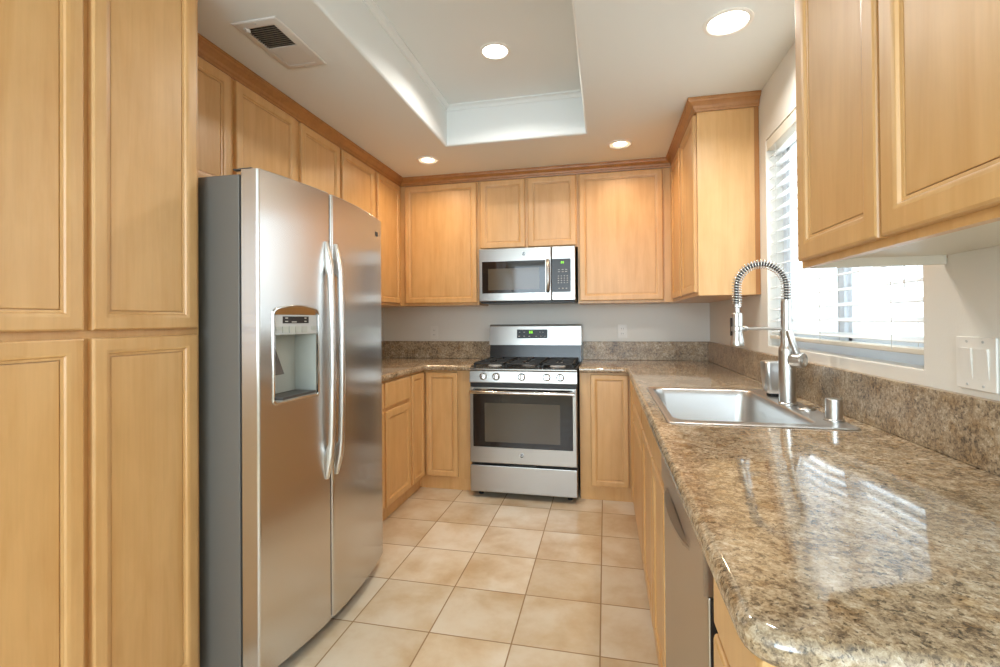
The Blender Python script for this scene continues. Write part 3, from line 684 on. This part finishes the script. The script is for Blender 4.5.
# ---------------------------------------------------------------- microwave
def microwave():
    t = thing('microwave_oven', 'stainless steel over-the-range microwave hung under the short cabinet', 'microwave', (-.59, 3.77, 1.395))
    X0, X1, Z0, Z1 = -.955, -.212, 1.394, 1.8085; YF = 3.572
    MB().box(X0+.004, X1-.004, YF+.04, BW-.002, Z0+.004, Z1+.001).build('body', DKGREY, t)
    xs = -.390
    d = MB().box(X0, xs-.0015, YF, YF+.039, Z0+.006, Z1, .006, 3).build('door', STEELR, t)
    boolean_cut(d, [MB().box(X0+.026, xs-.046, YF-.02, YF+.006, 1.462, 1.708).build('cutter', DARK)])
    g = MB().box(X0+.0265, xs-.0465, YF+.0008, YF+.0058, 1.4625, 1.7075).build('door_glass', GLASSK, d)
    MB().box(X0+.075, xs-.092, YF+.0002, YF+.0007, 1.487, 1.652).build('door_window', GLASSIN, g)
    h = MB().tube([Vector((xs-.027, YF-.004, 1.468)), Vector((xs-.025, YF-.026, 1.478)), Vector((xs-.022, YF-.036, 1.53)), Vector((xs-.021, YF-.038, 1.585)), Vector((xs-.022, YF-.036, 1.64)), Vector((xs-.025, YF-.026, 1.695)), Vector((xs-.027, YF-.004, 1.705))], [(.013, .010)]*7, 14)
    h.build('handle', STEELR, d, ang=60)
    emblem(-.60, YF-.0005, 1.760, .0155, d)
    c = MB().box(xs+.0015, X1, YF, YF+.039, Z0+.006, Z1, .006, 3).build('control_panel', STEELR, t)
    k = MB().box(xs+.003, X1-.034, YF-.0022, YF-.0004, 1.462, 1.712, .0006).build('keypad', KEYBLK, c)
    segs(xs+.072, YF-.0028, 1.676, .016, k, '88')
    m = MB()
    for i in range(3):
        for j in range(2): m.box(xs+.050+.027*i, xs+.064+.027*i, YF-.003, YF-.002, 1.628-.016*j, 1.632-.016*j)
        m.box(xs+.052+.027*i, xs+.063+.027*i, YF-.003, YF-.002, 1.486, 1.493)
    for i in range(4):
        for j in range(4): m.box(xs+.048+.022*i, xs+.057+.022*i, YF-.003, YF-.002, 1.580-.017*j, 1.585-.017*j)
    m.build('key_markings', MARK, k)
    m = MB().box(X0+.01, X1-.01, YF+.02, BW-.05, Z0-.006, Z0+.0035, .002); m.build('underside_vent', DARK, t)
microwave()

# ---------------------------------------------------------------- dishwasher
def dishwasher():
    t = thing('dishwasher', 'stainless steel dishwasher built in under the counter nearer than the sink', 'dishwasher', (.48, 1.15, 0))
    Y0, Y1 = .845, 1.459
    MB().box(.205, RW-.02, Y0, Y1, .09, .872).build('tub', DKGREY, t)
    MB().box(.225, .24, Y0, Y1, .002, .0895).build('toe_kick', DARK, t)
    d = MB().box(.163, .2045, Y0+.004, Y1-.004, .105, .786, .004).build('door', STEELD, t)
    pn = MB().box(.156, .2045, Y0+.004, Y1-.004, .788, .874, .005).build('control_panel', STEELD, t)
    ys = [Y0+.10+(Y1-Y0-.2)*k/20 for k in range(21)]
    boolean_cut(pn, [MB().loops([[Vector((x, ys[0], .77))]+[Vector((x, y, .790+.022*math.sin(PI*k/20)**.5)) for k, y in enumerate(ys)]+[Vector((x, ys[-1], .77))] for x in (.10, .192)]).build('cutter', DARK)])
    MB().box(.192, .2046, Y0+.105, Y1-.105, .789, .808).build('pocket_handle', DARK, t)
    ya, yb = Y0+.14, Y1-.14; arc = [(ya+(yb-ya)*k/16, .1555-.019*math.sin(PI*k/16)**.6) for k in range(17)]
    MB().loops([[Vector((x, y, z)) for y, x in arc]+[Vector((.160, y, z)) for y, x in arc[::-1]] for z in (.800, .8065)]).build('handle_lip', STEELR, pn, ang=50)
    MB().loops([[Vector((x+.006, y, z)) for y, x in arc[2:-2]]+[Vector((.160, y, z)) for y, x in arc[2:-2][::-1]] for z in (.7905, .7998)]).build('handle_shade_filler', DARK, pn, ang=50)  # dark solid under the lip, stands in for the hollow's shade
    MB().box(.166, .2044, Y0+.0002, Y0+.0036, .105, .786).build('door_edge', DARK, t)
    MB().box(.1555, .1975, Y0+.0005, Y0+.0037, .79, .873).build('end_cap', STEELD, t)
dishwasher()

# ---------------------------------------------------------------- wall plates, vent, lamps
def outlet(axis, a, z, label, grp):
    if axis == 'back':
        P = lambda da, db, c0, c1: (a+da[0], a+da[1], BW-c1, BW-c0, z+db[0], z+db[1]); loc = (a, BW, z)
    else:
        P = lambda da, db, c0, c1: (RW-c1, RW-c0, a+da[0], a+da[1], z+db[0], z+db[1]); loc = (RW, a, z)
    t = thing('wall_outlet', label, 'outlet', loc, grp)
    MB().box(*P((-.035, .035), (-.057, .057), .0004, .006), bev=.002).build('cover_plate', WHITEP, t)
    for dz in (-.02, .02):
        s = MB().box(*P((-.017, .017), (dz-.014, dz+.014), .0055, .0075), bev=.001).build('socket', WHITEP, t)
        m = MB()
        for da in (-.007, .007): m.box(*P((da-.001, da+.001), (dz-.004, dz+.006), .0074, .0078))
        m.build('slots', DKGREY, s)
outlet('back', -1.474, 1.15, 'white duplex outlet on the back wall left of the range', 'wall outlets')
outlet('back', .138, 1.158, 'white duplex outlet on the back wall right of the range', 'wall outlets')
outlet('right', 3.19, 1.155, 'white duplex outlet on the window wall, seen past the faucet spray head', 'wall outlets')
def switch():
    yc, zc = 1.247, 1.148
    t = thing('light_switch', 'white double rocker switch plate on the wall by the near wall cabinet', 'light switch', (RW, yc, zc))
    p_ = MB().box(RW-.006, RW-.0004, yc-.0585, yc+.0585, zc-.0585, zc+.0585, .0025).build('cover_plate', WHITEP, t)
    for dy in (-.0235, .0235):
        MB().loops([[Vector((RW-.0055, yc+dy+a, z)), Vector((RW-o, yc+dy+a, z)), Vector((RW-o, yc+dy+b, z)), Vector((RW-.0055, yc+dy+b, z))] for a, b in [(-.0165, .0165)] for z, o in ((zc-.033, .0066), (zc, .0085), (zc+.033, .0106))]).build('rocker', WHITEP, t)
        for dz in (-.048, .048): MB().lathe((RW-.0058, yc+dy, zc+dz), (-1, 0, 0), [(.0032, 0), (.0028, .0012), (.0005, .0014)], 10).build('screw', SILVER, p_)
switch()
def vent():
    x0, x1, y0, y1 = -1.428, -1.226, 1.591, 1.935
    t = thing('ceiling_vent', 'white ceiling air vent with half its louvres open', 'vent', (-1.33, 1.76, CH))
    rg = lambda i, z: [Vector((x0+i, y0+i, z)), Vector((x1-i, y0+i, z)), Vector((x1-i, y1-i, z)), Vector((x0+i, y1-i, z))]
    MB().loops([rg(0, CH-.0005), rg(.001, CH-.004), rg(.006, CH-.008), rg(.030, CH-.011), rg(.033, CH-.010), rg(.033, CH-.0005)], ring_closed=True).build('frame', VENTW, t)
    MB().box(x0+.031, x1-.031, y0+.031, y1-.031, CH-.002, CH-.0008).build('backing', SHADOW, t)
    for k in range(11):
        y = y0+.036+k*.0125
        MB().loops([[Vector((x, y, CH-.0095)), Vector((x, y+.0015, CH-.0095)), Vector((x, y+.006, CH-.0025)), Vector((x, y+.0045, CH-.0025))] for x in (x0+.033, x1-.033)]).build('louvre', LOUVRE, t)
    MB().box(x0+.034, x1-.034, y0+.176, y1-.034, CH-.009, CH-.003, .001).build('damper_plate', VENTW, t)
    m = MB().lathe((x0+.045, y0+.040, CH-.0095), (0, 0, -1), [(.010, 0), (.010, .008), (.007, .011), (.002, .012)], 14); m.box(x0+.040, x0+.05, y0+.02, y0+.04, CH-.017, CH-.011, .002); m.build('lever', VENTW, t)
    for x, y in ((x0+.1, y0+.014), (x0+.1, y1-.014)): MB().lathe((x, y, CH-.0085), (0, 0, -1), [(.004, 0), (.003, .002), (.0005, .0024)], 10).build('screw', SILVER, t)
vent()
CANLAB = ['recessed ceiling light above the left back corner near the microwave cabinets', 'recessed ceiling light in front of the right back corner cabinet', 'recessed ceiling light nearest the window wall', 'recessed ceiling light inside the raised ceiling tray']
for (x, y, z, en, col, r), lab in zip(CANS, CANLAB):
    t = thing('recessed_light', lab, 'ceiling light', (x, y, z), 'recessed ceiling lights')
    MB().lathe((x, y, z), (0, 0, -1), [(r*1.16, .0005), (r*1.15, .004), (r*1.05, .007), (r*.97, .0065), (r*.93, .003), (r*.93, .0005)], 36, caps=False).build('trim_ring', WHITEP, t, ang=50)
    k_ = r*(.62 if col is WARM else .94)
    if col is WARM: MB().lathe((x, y, z), (0, 0, -1), [(r*.94, .0006), (r*.94, .0026), (r*.63, .0012), (r*.63, .0006)], 36, caps=False).build('glowing_baffle', REFL, t)  # baffle ring glows by itself in place of light falling on it
    MB().lathe((x, y, z), (0, 0, -1), [(k_, .0006), (k_, .0014), (k_*.6, .0030), (.001, .0036)], 36).build('lens', BULBW if col is WARM else BULBS, t)
    lamp('recessed_lamp', 'AREA', (x, y, z-.012), en, col, shape='DISK', size=r*1.7, spread=math.radians(150))

# ---------------------------------------------------------------- window blind
def blind():
    t = thing('window_blind', 'white horizontal slat blind hanging open in the window', 'blind', (RW+.04, 2.04, 1.14))
    y0, y1 = 1.434, 2.619; xc = RW+.036
    MB().box(xc-.034, xc+.028, y0-.003, y1+.003, 2.093, 2.146, .003).build('valance', CREAM, t)
    n = 17; ztop, pitch = 2.062, .0545
    for k in range(n):
        z = ztop-k*pitch; W = .0255; rings = []
        tilt = math.radians(15)
        for y in (y0, y1):
            up = [(u*W, .0025*(1-u*u)) for u in (-1, -.5, 0, .5, 1)]
            pts = [(a, b+.0016) for a, b in up]+[(a, b-.0016) for a, b in up[::-1]]
            rings.append([Vector((xc+a*math.cos(tilt)-b*math.sin(tilt), y, z+a*math.sin(tilt)+b*math.cos(tilt))) for a, b in pts])
        MB().loops(rings).build('slat', SLAT, t)
    zb = ztop-n*pitch+.024
    m = MB()
    MB().box(xc-.028, xc+.028, y0, y1, zb-.008, zb+.008, .003).build('bottom_rail', CREAM, t)
    for y in (1.575, 2.04, 2.50):
        for x in (xc-.033, xc+.033): MB().tube([Vector((x, y, zb)), Vector((x, y, 2.10))], .0012, 6).build('ladder_cord', CORD, t)
    MB().tube([Vector((xc-.045, 1.49, 1.33)), Vector((xc-.040, 1.49, 2.10))], .0016, 8).build('pull_cord', CORD, t)
blind()

for o in [bpy.data.objects[k] for k in WN if k in bpy.data.objects]:      # face-weighted shading normals keep flat panels flat beside their rounded edges
    m = o.modifiers.new('weighted_normals', 'WEIGHTED_NORMAL'); m.keep_sharp = True; m.weight = 80
